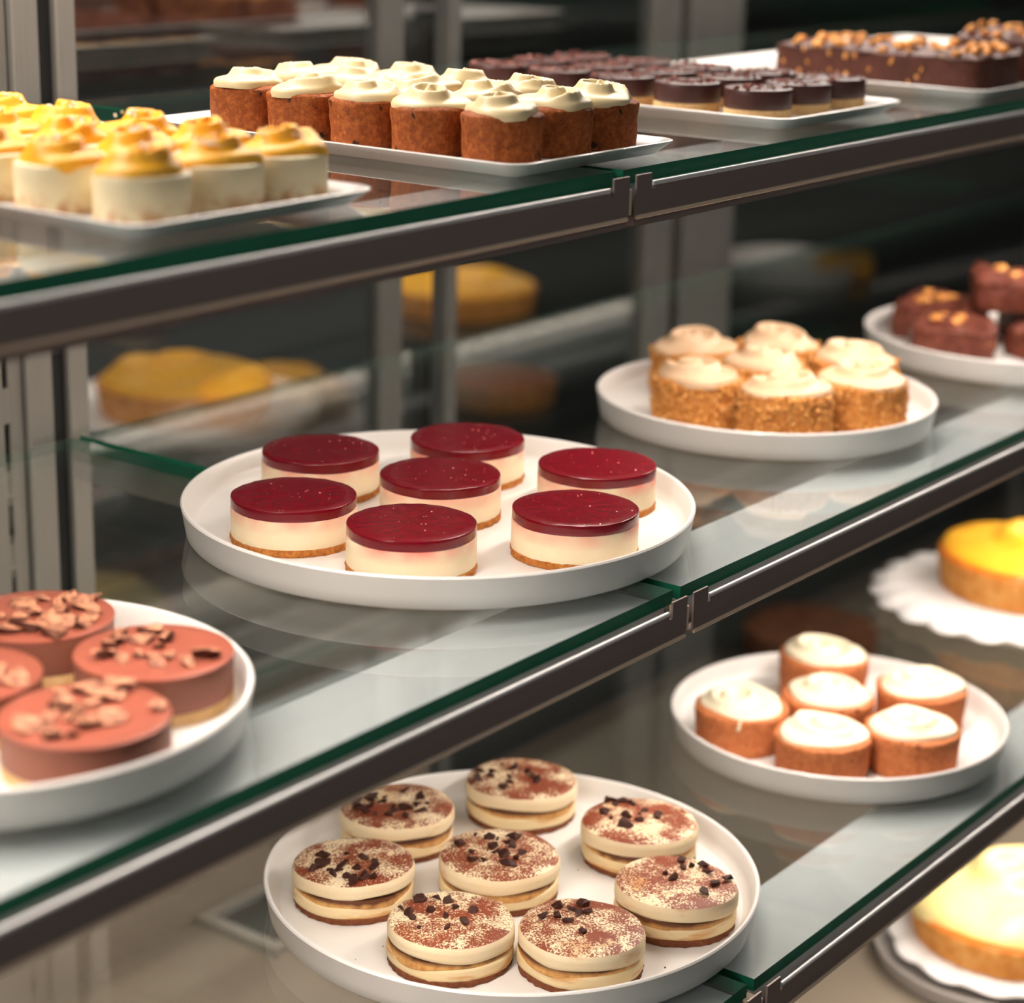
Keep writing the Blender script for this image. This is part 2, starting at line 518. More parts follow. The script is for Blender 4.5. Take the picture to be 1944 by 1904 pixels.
def swirl(name, R, H, seed, turns=1.5, ridge=0.42, lobes=0.07, tilt=0.0, nr=26, nt=72, skirt=0.003):
    """spooned cream: a flat domed pad with a rounded ribbon spiralling in to the middle"""
    rnd = random.Random(seed)
    p1, p2, p3 = (rnd.uniform(0, 6.28) for _ in range(3))
    ox, oy = rnd.uniform(-.2, .2) * R, rnd.uniform(-.2, .2) * R
    ribbon = []
    steps = 60
    for k in range(steps + 1):
        u = k / steps
        a = p1 + u * turns * 2 * math.pi
        rs = R * (0.84 - 0.68 * u)
        ribbon.append((ox * (0.3 + 0.7 * u) + rs * math.cos(a), oy * (0.3 + 0.7 * u) + rs * math.sin(a) * 0.85, (0.75 + 0.25 * u) * min(1, u / .10)))
    wd = R * 0.115
    vs_, fs = [], []
    def height(x, y, rr):
        dome = (max(0.0, 1 - rr ** 5.0)) ** 0.5
        b = 0.0
        for rx, ry, am in ribbon:
            d2 = (x - rx) ** 2 + (y - ry) ** 2
            if d2 < 6 * wd * wd:
                b = max(b, am * math.exp(-d2 / (wd * wd)))
        return H * (dome * (1 - ridge) + ridge * b * min(1, dome * 1.6)) + tilt * x * dome + H * 0.05 * nz(x, y, 0, 70, seed)
    vs_.append((0, 0, height(0, 0, 0)))
    for i in range(1, nr + 1):
        rr = (i / nr) ** 0.85
        for k in range(nt):
            t = 2 * math.pi * k / nt
            Re = R * (1 + lobes * math.sin(2 * t + p1) + lobes * 0.6 * math.sin(3 * t + p2) + lobes * 0.3 * math.sin(5 * t + p3))
            x, y = rr * Re * math.cos(t), rr * Re * math.sin(t)
            vs_.append((x, y, height(x, y, rr)))
    def idx(i, k): return 1 + (i - 1) * nt + (k % nt)
    for k in range(nt):
        fs.append((0, idx(1, k), idx(1, k + 1)))
    for i in range(1, nr):
        for k in range(nt):
            fs.append((idx(i, k), idx(i + 1, k), idx(i + 1, k + 1), idx(i, k + 1)))
    b0 = len(vs_)
    for k in range(nt):
        x, y, z = vs_[idx(nr, k)]
        vs_.append((x * 0.985, y * 0.985, min(z, 0) - skirt))
    for k in range(nt):
        k2 = (k + 1) % nt
        fs.append((idx(nr, k), b0 + k, b0 + k2, idx(nr, k + 1)))
    fs.append(tuple(b0 + k for k in range(nt - 1, -1, -1)))
    return mesh(name, vs_, fs, True, 75)

# chunk meshes shared by all toppings
DARK = [hull('dark_chunk', 0.0050, 100 + i, 10, 0.55) for i in range(8)]
for m_ in DARK: m_.materials.append(M['dark_choc'])
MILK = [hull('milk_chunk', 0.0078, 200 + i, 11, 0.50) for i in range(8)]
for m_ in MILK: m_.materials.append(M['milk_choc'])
NUTBIT = [hull('nut_bit', 0.0025, 300 + i, 8, 0.75) for i in range(6)]
PEANUT = [hull('peanut_mesh', 0.0062, 400 + i, 16, 0.62, False) for i in range(4)]
for m_ in PEANUT: m_.materials.append(M['peanut'])

# ------------------------------------------------------------------ setting
def structure(o, label, cat):
    return tag(o, label, cat, kind='structure')

w = link('wall_back', box('wall_back', -2.5, 5.0, 1.30, 1.36, -1.3, 2.2), M['wall'])
structure(w, 'dark painted wall behind the back counter', 'wall')
w = link('wall_side', box('wall_side', 4.2, 4.26, -2.5, 1.36, -1.3, 2.2), M['wall'])
structure(w, 'dark painted wall at the far end of the counter', 'wall')
w = link('floor', box('floor', -2.5, 5.0, -2.5, 1.36, -1.36, -1.30), M['deck'])
structure(w, 'taupe stone floor under the display case', 'floor')

# the deck (case base) with its square air vent
dk = thing('stone_deck', 'taupe stone base of the display case with a square vent', 'counter base', (0, 0, 0))
link('deck_slab', box('deck_slab', -1.9, 2.3, -0.16, 0.56, DECK - 0.04, DECK, 0.003), M['deck'], dk)
link('plinth', box('plinth', -1.88, 2.28, -0.13, 0.54, -1.30, DECK - 0.04), M['taupe'], dk)
def frame_ring(name, x0, x1, y0, y1, z0, z1, wdt):
    o = [(x0, y0), (x1, y0), (x1, y1), (x0, y1)]
    i = [(x0 + wdt, y0 + wdt), (x1 - wdt, y0 + wdt), (x1 - wdt, y1 - wdt), (x0 + wdt, y1 - wdt)]
    vs_ = [(a, b, z) for z in (z0, z1) for a, b in o + i]
    fs = []
    for k in range(4):
        k2 = (k + 1) % 4
        fs += [(8 + k, 8 + k2, 12 + k2, 12 + k), (k, 4 + k, 4 + k2, k2), (k, k2, 8 + k2, 8 + k), (4 + k, 12 + k, 12 + k2, 4 + k2)]
    return mesh(name, vs_, fs, False)
vt = link('vent_frame', frame_ring('vent_frame', 0.155, 0.235, 0.455, 0.545, DECK, DECK + 0.007, 0.011), M['alu'], dk)
link('vent_opening', box('vent_opening', 0.166, 0.224, 0.466, 0.534, DECK + 0.0005, DECK + 0.002), M['counter'], vt)

# glass shelves
def glass_shelf(x0, x1, y0, y1, ztop, label):
    me = box('glass_shelf', x0, x1, y0, y1, ztop - 0.008, ztop)
    me.materials.append(M['glass']); me.materials.append(M['edge']); me.materials.append(M['edge_pale'])
    for p in me.polygons:
        p.material_index = 0 if abs(p.normal.z) > 0.95 else (2 if p.normal.y > 0.9 else 1)
        p.use_smooth = False
    o = link('glass_shelf', me)
    return tag(o, label, 'shelf', 'glass shelf panels')
for hz, fy, nm_l, nm_r in ((H1, Y1, 'top glass shelf panel under the lemon and carrot cake trays', 'top glass shelf panel under the chocolate tart and slab trays'),
                           (H2, Y2, 'middle glass shelf panel under the raspberry and chocolate cheesecake plates', 'middle glass shelf panel under the nut coated cakes plate'),
                           (H3, Y3, 'bottom glass shelf panel under the cocoa dusted cakes plate', 'bottom glass shelf panel under the frosted carrot cakes plate')):
    glass_shelf(-1.7, -0.0045, fy, BACK, hz, nm_l)
    glass_shelf(0.0035, 1.6, fy, BACK, hz, nm_r)

# front rails: face plate with end tabs, pale bead, cream hem
def front_rail(xa, xb, fy, ztop, tab_at, label):
    t = thing('front_rail', label, 'rail', (0, fy, ztop), 0, 'metal front rails under the shelf edges')
    zt, zb = -0.0084, -0.0246
    tw, th = 0.0150, -0.0020
    y0, y1_ = -0.0088, -0.0076
    if tab_at == 'b':      # tab at the xb end
        out = [(xa, zb), (xb - 0.002, zb), (xb, zb + 0.002), (xb, th), (xb - tw, th), (xb - tw, zt - 0.0030), (xb - tw - 0.0025, zt - 0.0030), (xb - tw - 0.0035, zt), (xa, zt)]
        ba, bb = xa, xb - tw - 0.0035
    else:
        out = [(xa, zb), (xb, zb), (xb, zt), (xa + tw + 0.0035, zt), (xa + tw + 0.0025, zt - 0.0030), (xa + tw, zt - 0.0030), (xa + tw, th), (xa, th)]
        ba, bb = xa + tw + 0.0015, xb
    n = len(out)
    vs_ = [(x, y0, z) for x, z in out] + [(x, y1_, z) for x, z in out]
    fs = [tuple(range(n)), tuple(range(2 * n - 1, n - 1, -1))] + [(k, n + k, n + (k + 1) % n, (k + 1) % n) for k in range(n)]
    me = mesh('face_plate', vs_, fs, False)
    link('face_plate', me, M['taupe'], t)
    bead = [(-0.0081 + 0.0014 * math.cos(a), -0.0079 + 0.0014 * math.sin(a)) for a in [math.pi * 2 * k / 14 for k in range(14)]]
    link('top_bead', extrude_profile('top_bead', bead[::-1], ba, bb), M['bead'], t)
    hem = [(-0.0088 + 0.0012 * math.cos(a), -0.0250 + 0.0012 * math.sin(a)) for a in [math.pi * 2 * k / 12 for k in range(12)]][::-1]
    link('bottom_hem', extrude_profile('bottom_hem', hem, xa + (0.0005 if tab_at == 'a' else 0), xb - (0.002 if tab_at == 'b' else 0)), M['hem'], t)
    link('back_channel', box('back_channel', xa, xb, -0.0075, 0.0035, -0.0300 if ztop > 0.1 else -0.0262, -0.0245), M['taupe'], t)
    return t
for hz, fy, nm in ((H1, Y1, 'top'), (H2, Y2, 'middle'), (H3, Y3, 'bottom')):
    a, b = {'top': ('lemon and carrot cakes', 'chocolate tarts'), 'middle': ('raspberry cheesecakes', 'nut coated cakes'), 'bottom': ('cocoa dusted cakes', 'frosted carrot cakes')}[nm]
    front_rail(-1.7, -0.0026, fy, hz, 'b', 'taupe metal rail along the %s shelf below the %s' % (nm, a))
    front_rail(0.0042, 1.6, fy, hz, 'a', 'taupe metal rail along the %s shelf below the %s' % (nm, b))

# white light bars beneath the glass, diffuser on the underside
def light_bar(xa, xb, fy, ztop, label):
    t = thing('light_bar', label, 'shelf light', (0, fy, ztop), 0, 'white light bars under the shelf fronts')
    link('housing', box('housing', xa, xb, 0.0040, 0.0665, -0.0290, -0.0088, 0.0008, 1), M['white_steel'], t)
    link('diffuser', box('diffuser', xa + 0.03, xb - 0.03, 0.0142, 0.0230, -0.0310, -0.0290), M['diffuser'], t)
    link('skirt', box('skirt', xa, xb, 0.0120, 0.0140, -0.0362, -0.0290), M['taupe'], t)
    return t
for hz, fy, nm in ((H1, Y1, 'top'), (H2, Y2, 'middle'), (H3, Y3, 'bottom')):
    a, b = {'top': ('lemon and carrot cake trays', 'chocolate tart tray'), 'middle': ('raspberry cheesecake plate', 'nut cake plate'), 'bottom': ('cocoa dusted cakes', 'frosted carrot cakes')}[nm]
    light_bar(-1.69, -0.006, fy, hz, 'white light bar seen through the %s glass by the %s' % (nm, a))
    light_bar(0.006, 1.59, fy, hz, 'white light bar seen through the %s glass by the %s' % (nm, b))

t = thing('light_bar', 'added slim white fill light bar under the back of the bottom glass shelf', 'shelf light', (0, 0, H3), 0, 'white light bars under the shelf fronts')  # invented bar housing the added deck fill strip
link('housing', box('housing', -1.5, 0.40, 0.425, 0.455, -0.034, -0.0095, 0.0008, 1), M['white_steel'], t)
link('diffuser', box('diffuser', -1.48, 0.38, 0.430, 0.450, -0.0365, -0.034), M['diffuser'], t)

# shelf arms in the joints and the slotted upright that carries them
for hz, fy, nm in ((H1, Y1, 'top'), (H2, Y2, 'middle'), (H3, Y3, 'bottom')):
    t = thing('shelf_bracket', 'thin steel bracket arm in the joint of the %s shelf' % nm, 'bracket', (0, fy, hz), 0, 'shelf bracket arms')
    link('arm', box('arm', -0.0022, 0.0030, 0.004, BACK - fy, -0.0300, -0.0092), M['alu'], t)
    link('nose', box('nose', -0.0020, 0.0036, -0.0065, 0.004, -0.0240, -0.0095, 0.0005, 1), M['hem'], t)

def slotted_strip(name, x0, x1, z0, z1, y, sx0, sx1, pitch, sl):
    bm = bmesh.new()
    xs = [x0, sx0, sx1, x1]
    zs = [z0]
    z = z0 + pitch * 0.3
    holes = set()
    while z + sl < z1:
        zs += [z, z + sl]; holes.add(len(zs) - 2)
        z += pitch
    zs.append(z1)
    g = [[bm.verts.new((x, y, zz)) for x in xs] for zz in zs]
    for i in range(len(zs) - 1):
        for k in range(3):
            if k == 1 and i in holes: continue
            bm.faces.new((g[i][k], g[i][k + 1], g[i + 1][k + 1], g[i + 1][k]))
    me = bpy.data.meshes.new(name)
    bm.to_mesh(me); bm.free()
    return me
t = dk
link('panel_sheet', box('panel_sheet', -1.7, 0.46, 0.548, 0.556, DECK, SILL - 0.012), M['deck'], t)
link('sill_bar', box('sill_bar', -1.7, 1.75, 0.496, 0.556, SILL - 0.012, SILL, 0.001, 1), M['alu'], t)
t = thing('upright_post', 'pale slotted steel upright carrying the shelves behind the raspberry plate', 'post', (0, 0, 0))
o = link('slotted_strip', slotted_strip('slotted_strip', -0.100, -0.036, SILL, 0.636, 0.505, -0.052, -0.047, 0.052, 0.028), M['alu'], t)
md = o.modifiers.new('thickness', 'SOLIDIFY'); md.thickness = 0.003; md.offset = -1
link('plain_strip', box('plain_strip', -0.034, -0.012, 0.500, 0.510, SILL, 0.636, 0.001, 1), M['alu'], t)
link('door_seal', box('door_seal', -0.012, 0.003, 0.506, 0.520, SILL, 0.636), M['black'], t)
link('end_strip', box('end_strip', 0.003, 0.020, 0.500, 0.516, SILL, 0.636, 0.001, 1), M['alu'], t)
link('back_web', box('back_web', -0.100, 0.020, 0.522, 0.526, SILL, 0.636), M['black'], t)

# sliding back doors: stiles, rails and panes
def back_door(name, x0, x1, y, wl, wr, label):
    t = thing(name, label, 'door', (0, y, 0)); t['kind'] = 'structure'
    z0, z1 = SILL, 0.636
    link('stile', box('stile', x0, x0 + wl, -0.009, 0.009, z0, z1, 0.0015, 1), M['door_alu'], t)
    link('stile', box('stile', x1 - wr, x1, -0.009, 0.009, z0, z1, 0.0015, 1), M['door_alu'], t)
    link('door_rail', box('door_rail', x0 + wl, x1 - wr, -0.008, 0.008, z0, z0 + 0.028, 0.001, 1), M['door_alu'], t)
    link('door_rail', box('door_rail', x0 + wl, x1 - wr, -0.008, 0.008, z1 - 0.03, z1, 0.001, 1), M['door_alu'], t)
    me = box('pane', x0 + wl, x1 - wr, -0.002, 0.002, z0 + 0.028, z1 - 0.03)
    me.materials.append(M['glass'])
    link('pane', me, None, t)
back_door('door_1', 0.024, 0.392, 0.534, 0.012, 0.030, 'sliding glass door with slim aluminium stiles behind the yellow tart view')
back_door('door_2', 0.450, 0.806, 0.534, 0.016, 0.046, 'sliding glass door with aluminium stiles behind the nut cakes')
back_door('door_3', 0.826, 1.75, 0.534, 0.095, 0.03, 'sliding glass door with one broad aluminium stile')
link_o = link('trim_1', box('trim_1', 0.392, 0.450, 0.545, 0.551, SILL, 0.636), M['glass'])
structure(link_o, 'narrow fixed glass strip between two sliding doors', 'trim')

# canopy with its lamp housing
t = thing('case_canopy', 'slim metal canopy over the top shelf holding a lamp', 'canopy', (0, 0, 0))
link('lid', box('lid', -1.75, 1.75, 0.22, 0.56, 0.640, 0.665, 0.003), M['taupe'], t)
link('lamp_housing', box('lamp_housing', -1.5, 1.5, 0.345, 0.415, 0.604, 0.640, 0.003), M['white_steel'], t)

# back counter
t = thing('back_counter', 'dark glossy counter behind the glass doors', 'counter', (0, 0, 0))
link('counter_top', box('counter_top', -0.4, 3.6, 0.62, 1.29, -0.175, -0.150, 0.003), M['counter'], t)
link('counter_body', box('counter_body', -0.38, 3.58, 0.66, 1.29, -1.30, -0.175), M['wall'], t)
t = thing('back_shelf', 'dark upper shelf behind the doors carrying loaf trays', 'shelf', (0, 0, 0))
link('board', box('board', -0.2, 3.4, 0.78, 1.29, 0.212, 0.230, 0.002), M['counter'], t)
link('shelf_lamp_housing', box('shelf_lamp_housing', -0.1, 3.4, 1.098, 1.13, 0.205, 0.212), M['white_steel'], t)
link('added_glare_baffle', box('added_glare_baffle', -0.15, 3.4, 1.090, 1.094, 0.178, 0.212), M['wall'], t)  # added baffle, keeps the back lamp's glare out of the glass
link('added_spill_baffle', box('added_spill_baffle', -0.15, 3.4, 1.124, 1.128, 0.172, 0.212), M['wall'], t)  # added baffle, stops the back lamp spilling onto the wall

# ------------------------------------------------------------------ plates and trays
def round_plate(loc, R, label, hrim=0.0205, mat='china', group='round white serving plates'):
    t = thing('serving_plate', label, 'plate', loc, 0, group)
    well = [(0, 0.0), (R * 0.80, 0.0), (R * 0.90, 0.0), (R - 0.0064, 0.0003), (R - 0.0085, 0.0058), (R - 0.014, 0.0052), (R - 0.020, 0.0050), (R * 0.5, 0.0050), (0, 0.0050)]
    link('well', lathe('well', well, 96), M[mat], t)
    rim = [(R - 0.0064, 0.0002), (R - 0.0046, 0.0007), (R - 0.0036, 0.0020), (R - 0.0026, 0.0080), (R - 0.0010, hrim - 0.003), (R - 0.0006, hrim - 0.0010), (R - 0.0014, hrim), (R - 0.0030, hrim - 0.0001), (R - 0.0042, hrim - 0.0016), (R - 0.0056, 0.0110), (R - 0.0078, 0.0072), (R - 0.0105, 0.0056)]
    link('rim', lathe('rim', rim, 128, closed=True), M[mat], t)
    return t

def rrect(hx, hy, r, n=6):
    pts = []
    for cx, cy, a0 in ((hx - r, hy - r, 0), (-(hx - r), hy - r, 90), (-(hx - r), -(hy - r), 180), (hx - r, -(hy - r), 270)):
        for k in range(n + 1):
            a = math.radians(a0 + 90 * k / n)
            pts.append((cx + r * math.cos(a), cy + r * math.sin(a)))
    return pts

def tray(x0, x1, y0, y1, z, label, group='rectangular white trays'):
    hx, hy = (x1 - x0) / 2, (y1 - y0) / 2
    t = thing('serving_tray', label, 'tray', ((x0 + x1) / 2, (y0 + y1) / 2, z), 0, group)
    def loops(name, lv, cap):
        vs_, fs = [], []
        n = 28
        for ins, zz in lv:
            vs_ += [(a, b, zz) for a, b in rrect(hx - ins, hy - ins, max(0.012 - ins * 0.6, 0.004))]
        for i in range(len(lv) - 1):
            for k in range(n):
                k2 = (k + 1) % n
                fs.append((i * n + k, i * n + k2, (i + 1) * n + k2, (i + 1) * n + k))
        if cap:
            fs.append(tuple(range(n - 1, -1, -1)))
            fs.append(tuple((len(lv) - 1) * n + k for k in range(n)))
        else:
            i = len(lv) - 1
            for k in range(n):
                k2 = (k + 1) % n
                fs.append((i * n + k, i * n + k2, k2, k))
        return mesh(name, vs_, fs, True, 50)
    link('well', loops('well', [(0.010, 0.0), (0.0085, 0.0004), (0.0075, 0.0030), (0.011, 0.0030), (0.016, 0.0028), (0.03, 0.0028)], True), M['china'], t)
    link('rim', loops('rim', [(0.0086, 0.0003), (0.004, 0.0040), (0.0, 0.0072), (-0.0004, 0.0080), (0.0008, 0.0085), (0.0026, 0.0080), (0.0062, 0.0058), (0.0090, 0.0032)], False), M['china'], t)
    return t

round_plate((0.0003, 0.1715, H2), 0.155, 'large white plate of seven raspberry cheesecakes on the middle shelf')
round_plate((-0.372, 0.140, H2), 0.1235, 'white plate of chocolate tarts on the middle shelf, cut by the picture edge')
round_plate((0.3656, 0.1592, H2), 0.1242, 'white plate of nut coated cakes on the middle shelf')
round_plate((0.6960, 0.1080, H2), 0.130, 'white plate of brownie pieces on the middle shelf')
round_plate((-0.0067, 0.1052, H3), 0.1521, 'large white plate of cocoa dusted cakes on the bottom shelf')
round_plate((0.3511, 0.0749, H3), 0.1231, 'white plate of six frosted carrot cakes on the bottom shelf')

tray(-0.340, -0.180, 0.066, 0.345, H1, 'white tray of mini lemon cheesecakes on the top shelf')
tray(-0.072, 0.084, 0.064, 0.345, H1, 'white tray of frosted mini carrot cakes on the top shelf')
tray(0.214, 0.378, 0.070, 0.350, H1, 'white tray of mini chocolate tarts on the top shelf')
tray(0.476, 0.700, 0.058, 0.330, H1, 'white tray under the chocolate peanut slabs on the top shelf')

# ------------------------------------------------------------------ raspberry cheesecakes
def cyl_prof(R, z0, z1, rb=0.0012, rt=0.0012, dome=0.0):
    p = [(0, z0), (R * 0.6, z0), (R - rb, z0), (R - rb * 0.3, z0 + rb * 0.3), (R, z0 + rb)]
    nsteps = 4
    for k in range(1, nsteps):
        p.append((R, z0 + rb + (z1 - z0 - rb - rt) * k / nsteps))
    p += [(R, z1 - rt), (R - rt * 0.3, z1 - rt * 0.3), (R - rt, z1)]
    p += [(R * 0.8, z1 + dome * 0.36), (R * 0.5, z1 + dome * 0.75), (R * 0.25, z1 + dome * 0.94), (0, z1 + dome)]
    return p

def rough(amp, freq, seed, top=True):
    def fn(x, y, z, t, i):
        r = math.hypot(x, y)
        if r < 1e-6: return (x, y, z)
        d = amp * nz(x, y, z, freq, seed)
        return (x + d * x / r, y + d * y / r, z + (0.4 * amp * nz(x, y, z, freq, seed + 9) if top else 0))
    return fn

RASP = [(0.0001, 0.2669, 'at the back of the plate towards the chocolate tarts'), (0.0841, 0.2157, 'at the back of the plate, its pale side half hidden'),
        (0.0885, 0.1173, 'on the nut cake side of the plate, bright red'), (0.0073, 0.1762, 'in the centre of its ring of six'),
        (-0.0841, 0.2122, 'on the chocolate tart side of the plate, biscuit base showing'), (-0.0813, 0.1258, 'at the front of the plate, biscuit hidden by the rim'),
        (0.0022, 0.0726, 'by the front rail joint, jelly dark and pink bleeding below')]
def rasp(i, x, y, where):
    t = thing('raspberry_cheesecake', 'raspberry cheesecake ' + where, 'cheesecake', (x, y, H2 + 0.005), i * 1.7, 'raspberry cheesecakes on the large plate')
    R = 0.0368
    sd = i * 3.1
    link('biscuit_base', lathe('biscuit_base', cyl_prof(R + 0.0002, 0, 0.0046, 0.0006, 0.0006), 72, rough(0.0009, 420, sd)), M['biscuit'], t)
    link('cream_layer', lathe('cream_layer', cyl_prof(R, 0.0040, 0.0210, 0.001, 0.0005), 72,
         lambda X, Y, Z, T, I: (X, Y, Z - (0.0011 * abs(nz(X, Y, 0, 60, sd)) if Z < 0.008 else 0))), M['rasp_cream'], t)
    def jf(X, Y, Z, T, I):
        a = 1 + 0.006 * math.sin(5 * T + sd)
        d = 0.0003 * nz(X, Y, Z, 200, sd)
        return (X * a, Y * a, Z + d)
    j = link('jelly_top', lathe('jelly_top', cyl_prof(R - 0.0002, 0.0206, 0.0272, 0.0008, 0.0007), 80, jf), M['jelly'], t)
    rnd = random.Random(i + 5)
    pcs = []
    bits = [hull('s', 0.0007, 900 + q, 7, 0.6) for q in range(3)]
    for q in range(20):
        a, r = rnd.uniform(0, 6.28), R * 0.93 * math.sqrt(rnd.random())
        s_ = rnd.uniform(.5, 1.2)
        pcs.append((bits[q % 3], Matrix.Translation((r * math.cos(a), r * math.sin(a), 0.0272)) @ Matrix.Rotation(a, 4, 'Z') @ Matrix.Scale(s_, 4)))
    sp = link('seed_specks', blob_mesh('seed_specks', pcs), M['seed'], j)
    sp['kind'] = 'stuff'
for i, (x, y, wh) in enumerate(RASP):
    rasp(i, x, y, wh)

# ------------------------------------------------------------------ cocoa dusted layered cakes
TIRA = [(0.0043, 0.2059, 'tucked under the middle rail, thickly covered in dark shavings', 22), (0.0896, 0.1697, 'at the back of the plate, shavings heaped on one half', 13),
        (0.0850, 0.0729, 'with an amber rim, towards the carrot cakes', 12), (-0.0738, 0.1753, 'with a big shard standing on its far edge', 16),
        (-0.0094, 0.1130, 'in the centre of the plate, large chips in a heap', 16), (0.0278, 0.0084, 'by the shelf rail, five dark chips scattered on top', 10),
        (-0.0942, 0.0839, 'at the front of the plate, broad chips in the middle', 14), (-0.0541, 0.0202, 'at the front by the rail, glossy chips and caramel side', 9)]
def tira(i, x, y, where, nch):
    t = thing('layered_cream_cake', 'cocoa dusted cream cake ' + where, 'cake', (x, y, H3 + 0.005), i * 0.9, 'cocoa dusted cakes on the bottom shelf')
    R = 0.0368
    rnd = random.Random(i * 11 + 3)
    sd = i * 2.3 + 1
    link('biscuit_base', lathe('biscuit_base', cyl_prof(R - 0.0006, 0, 0.0042, 0.0008, 0.0006), 72, rough(0.0012, 300, sd)), M['brown_biscuit'], t)
    def wav(a, f, s_):
        def fn(X, Y, Z, T, I):
            k = 1 + 0.012 * math.sin(2 * T + s_) + 0.006 * math.sin(5 * T + s_ * 2)
            return (X * k, Y * k, Z + a * nz(X, Y, 0, f, s_))
        return fn
    link('cream_layer', lathe('cream_layer', cyl_prof(R - 0.0004, 0.0036, 0.0118, 0.0012, 0.0012), 72, wav(0.0012, 40, sd)), M['tira_cream'], t)
    link('sponge_layer', lathe('sponge_layer', cyl_prof(R - 0.0009, 0.0100, 0.0156, 0.0007, 0.0007), 72, wav(0.0030, 30, sd + 4)), M['sponge'], t)
    tx, ty = rnd.uniform(-.02, .02), rnd.uniform(-.02, .02)
    def topf(X, Y, Z, T, I):
        k = 1 + 0.014 * math.sin(2 * T + sd + 1) + 0.008 * math.sin(3 * T + sd)
        return (X * k, Y * k, Z + tx * X + ty * Y + (0.0034 if Z < 0.017 else 0.0012) * nz(X, Y, 0, 32, sd + 7))
    top = link('top_cream', lathe('top_cream', cyl_prof(R, 0.0146, 0.0252, 0.0016, 0.0036, 0.0016), 80, topf), M['tira_top'], t)
    cxo, cyo = rnd.uniform(-.3, .3) * R, rnd.uniform(-.3, .3) * R
    placed = []
    for q in range(nch):
        for _ in range(20):
            a, r = rnd.uniform(0, 6.28), R * 0.62 * math.sqrt(rnd.random())
            px, py = cxo + r * math.cos(a), cyo + r * math.sin(a)
            if math.hypot(px, py) < R * 0.88 and all(math.hypot(px - u, py - v) > 0.0046 for u, v in placed):
                break
        placed.append((px, py))
        o = link('chocolate_chunk', DARK[rnd.randrange(8)], None, top, (px, py, 0.0272 + tx * px + ty * py), (rnd.uniform(-.4, .4), rnd.uniform(-.4, .4), rnd.uniform(0, 6.28)))
        s_ = rnd.choice((0.55, 0.75, 0.9, 1.0, 1.15, 1.4))
        o.scale = (s_, s_, s_ * rnd.uniform(0.75, 1.15))
for i, a in enumerate(TIRA):
    tira(i, *a)

# ------------------------------------------------------------------ chocolate tarts with chunks
CHOC = [(-0.3127, 0.1723, 'at the back of its plate, darker and heaped with crumbled chunks'), (-0.3109, 0.0931, 'beside the raspberry plate, four clusters of chunks on its glaze'),
        (-0.3880, 0.1390, 'cut off by the picture edge, a few long shards on top'), (-0.3837, 0.0602, 'at the front of its plate, chunks spread all over')]
def choc(i, x, y, where):
    t = thing('chocolate_tart', 'round milk chocolate tart ' + where, 'tart', (x, y, H2 + 0.005), i * 1.3, 'milk chocolate tarts on the middle shelf')
    R = 0.0372
    rnd = random.Random(i * 7 + 2)
    link('biscuit_base', lathe('biscuit_base', cyl_prof(R - 0.0003, 0, 0.0062, 0.0006, 0.0006), 72, rough(0.0005, 380, i)), M['pale_biscuit'], t)
    link('ganache_layer', lathe('ganache_layer', cyl_prof(R, 0.0060, 0.0236, 0.0005, 0.0003), 80), M['ganache'], t)
    g = link('glaze', lathe('glaze', cyl_prof(R + 0.0003, 0.0232, 0.0246, 0.0004, 0.0006, 0.0002), 80), M['glaze'], t)
    n = (18, 15, 10, 16)[i]
    cl = [(rnd.uniform(0, 6.28), R * rnd.uniform(.25, .72)) for _ in range(5)]
    placed = []
    for q in range(n):
        for _ in range(30):
            a, r = cl[q % 5]
            px, py = r * math.cos(a) + rnd.gauss(0, .0085), r * math.sin(a) + rnd.gauss(0, .0085)
            if math.hypot(px, py) < R * 0.86 and all(math.hypot(px - u, py - v) > 0.0086 for u, v in placed):
                break
        placed.append((px, py))
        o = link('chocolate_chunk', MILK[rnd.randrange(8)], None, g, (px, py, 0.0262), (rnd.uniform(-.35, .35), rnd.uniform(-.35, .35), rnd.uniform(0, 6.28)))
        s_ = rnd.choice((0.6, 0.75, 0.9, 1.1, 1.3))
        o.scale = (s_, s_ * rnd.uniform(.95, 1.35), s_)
for i, a in enumerate(CHOC):
    choc(i, *a)

# ------------------------------------------------------------------ nut coated cakes
NUT = [[0.405, 0.233, 'at the back corner, a tall cream curl on top'], [0.452, 0.187, 'at the back, cream folded over like a shell'], [0.440, 0.122, 'on the brownie side, a wide pale cream swirl'],
       [0.372, 0.180, 'in the middle, ringed by the other cakes'], [0.309, 0.172, 'on the raspberry cheesecake side, a smooth oval of cream'], [0.328, 0.110, 'at the front of the plate, layered cream ribbons'], [0.385, 0.075, 'at the front, next to the shelf rail']]
for _ in range(60):
    for a in range(7):
        for b in range(a):
            dx, dy = NUT[a][0] - NUT[b][0], NUT[a][1] - NUT[b][1]
            d = math.hypot(dx, dy)
            if d < 0.0672:
                k = (0.0672 - d) / d * 0.5
                NUT[a][0] += dx * k; NUT[a][1] += dy * k; NUT[b][0] -= dx * k; NUT[b][1] -= dy * k
    for a in range(7):
        dx, dy = NUT[a][0] - 0.3656, NUT[a][1] - 0.1592
        d = math.hypot(dx, dy)
        if d > 0.0740:
            NUT[a][0] = 0.3656 + dx / d * 0.0740; NUT[a][1] = 0.1592 + dy / d * 0.0740
NUTCOAT = []
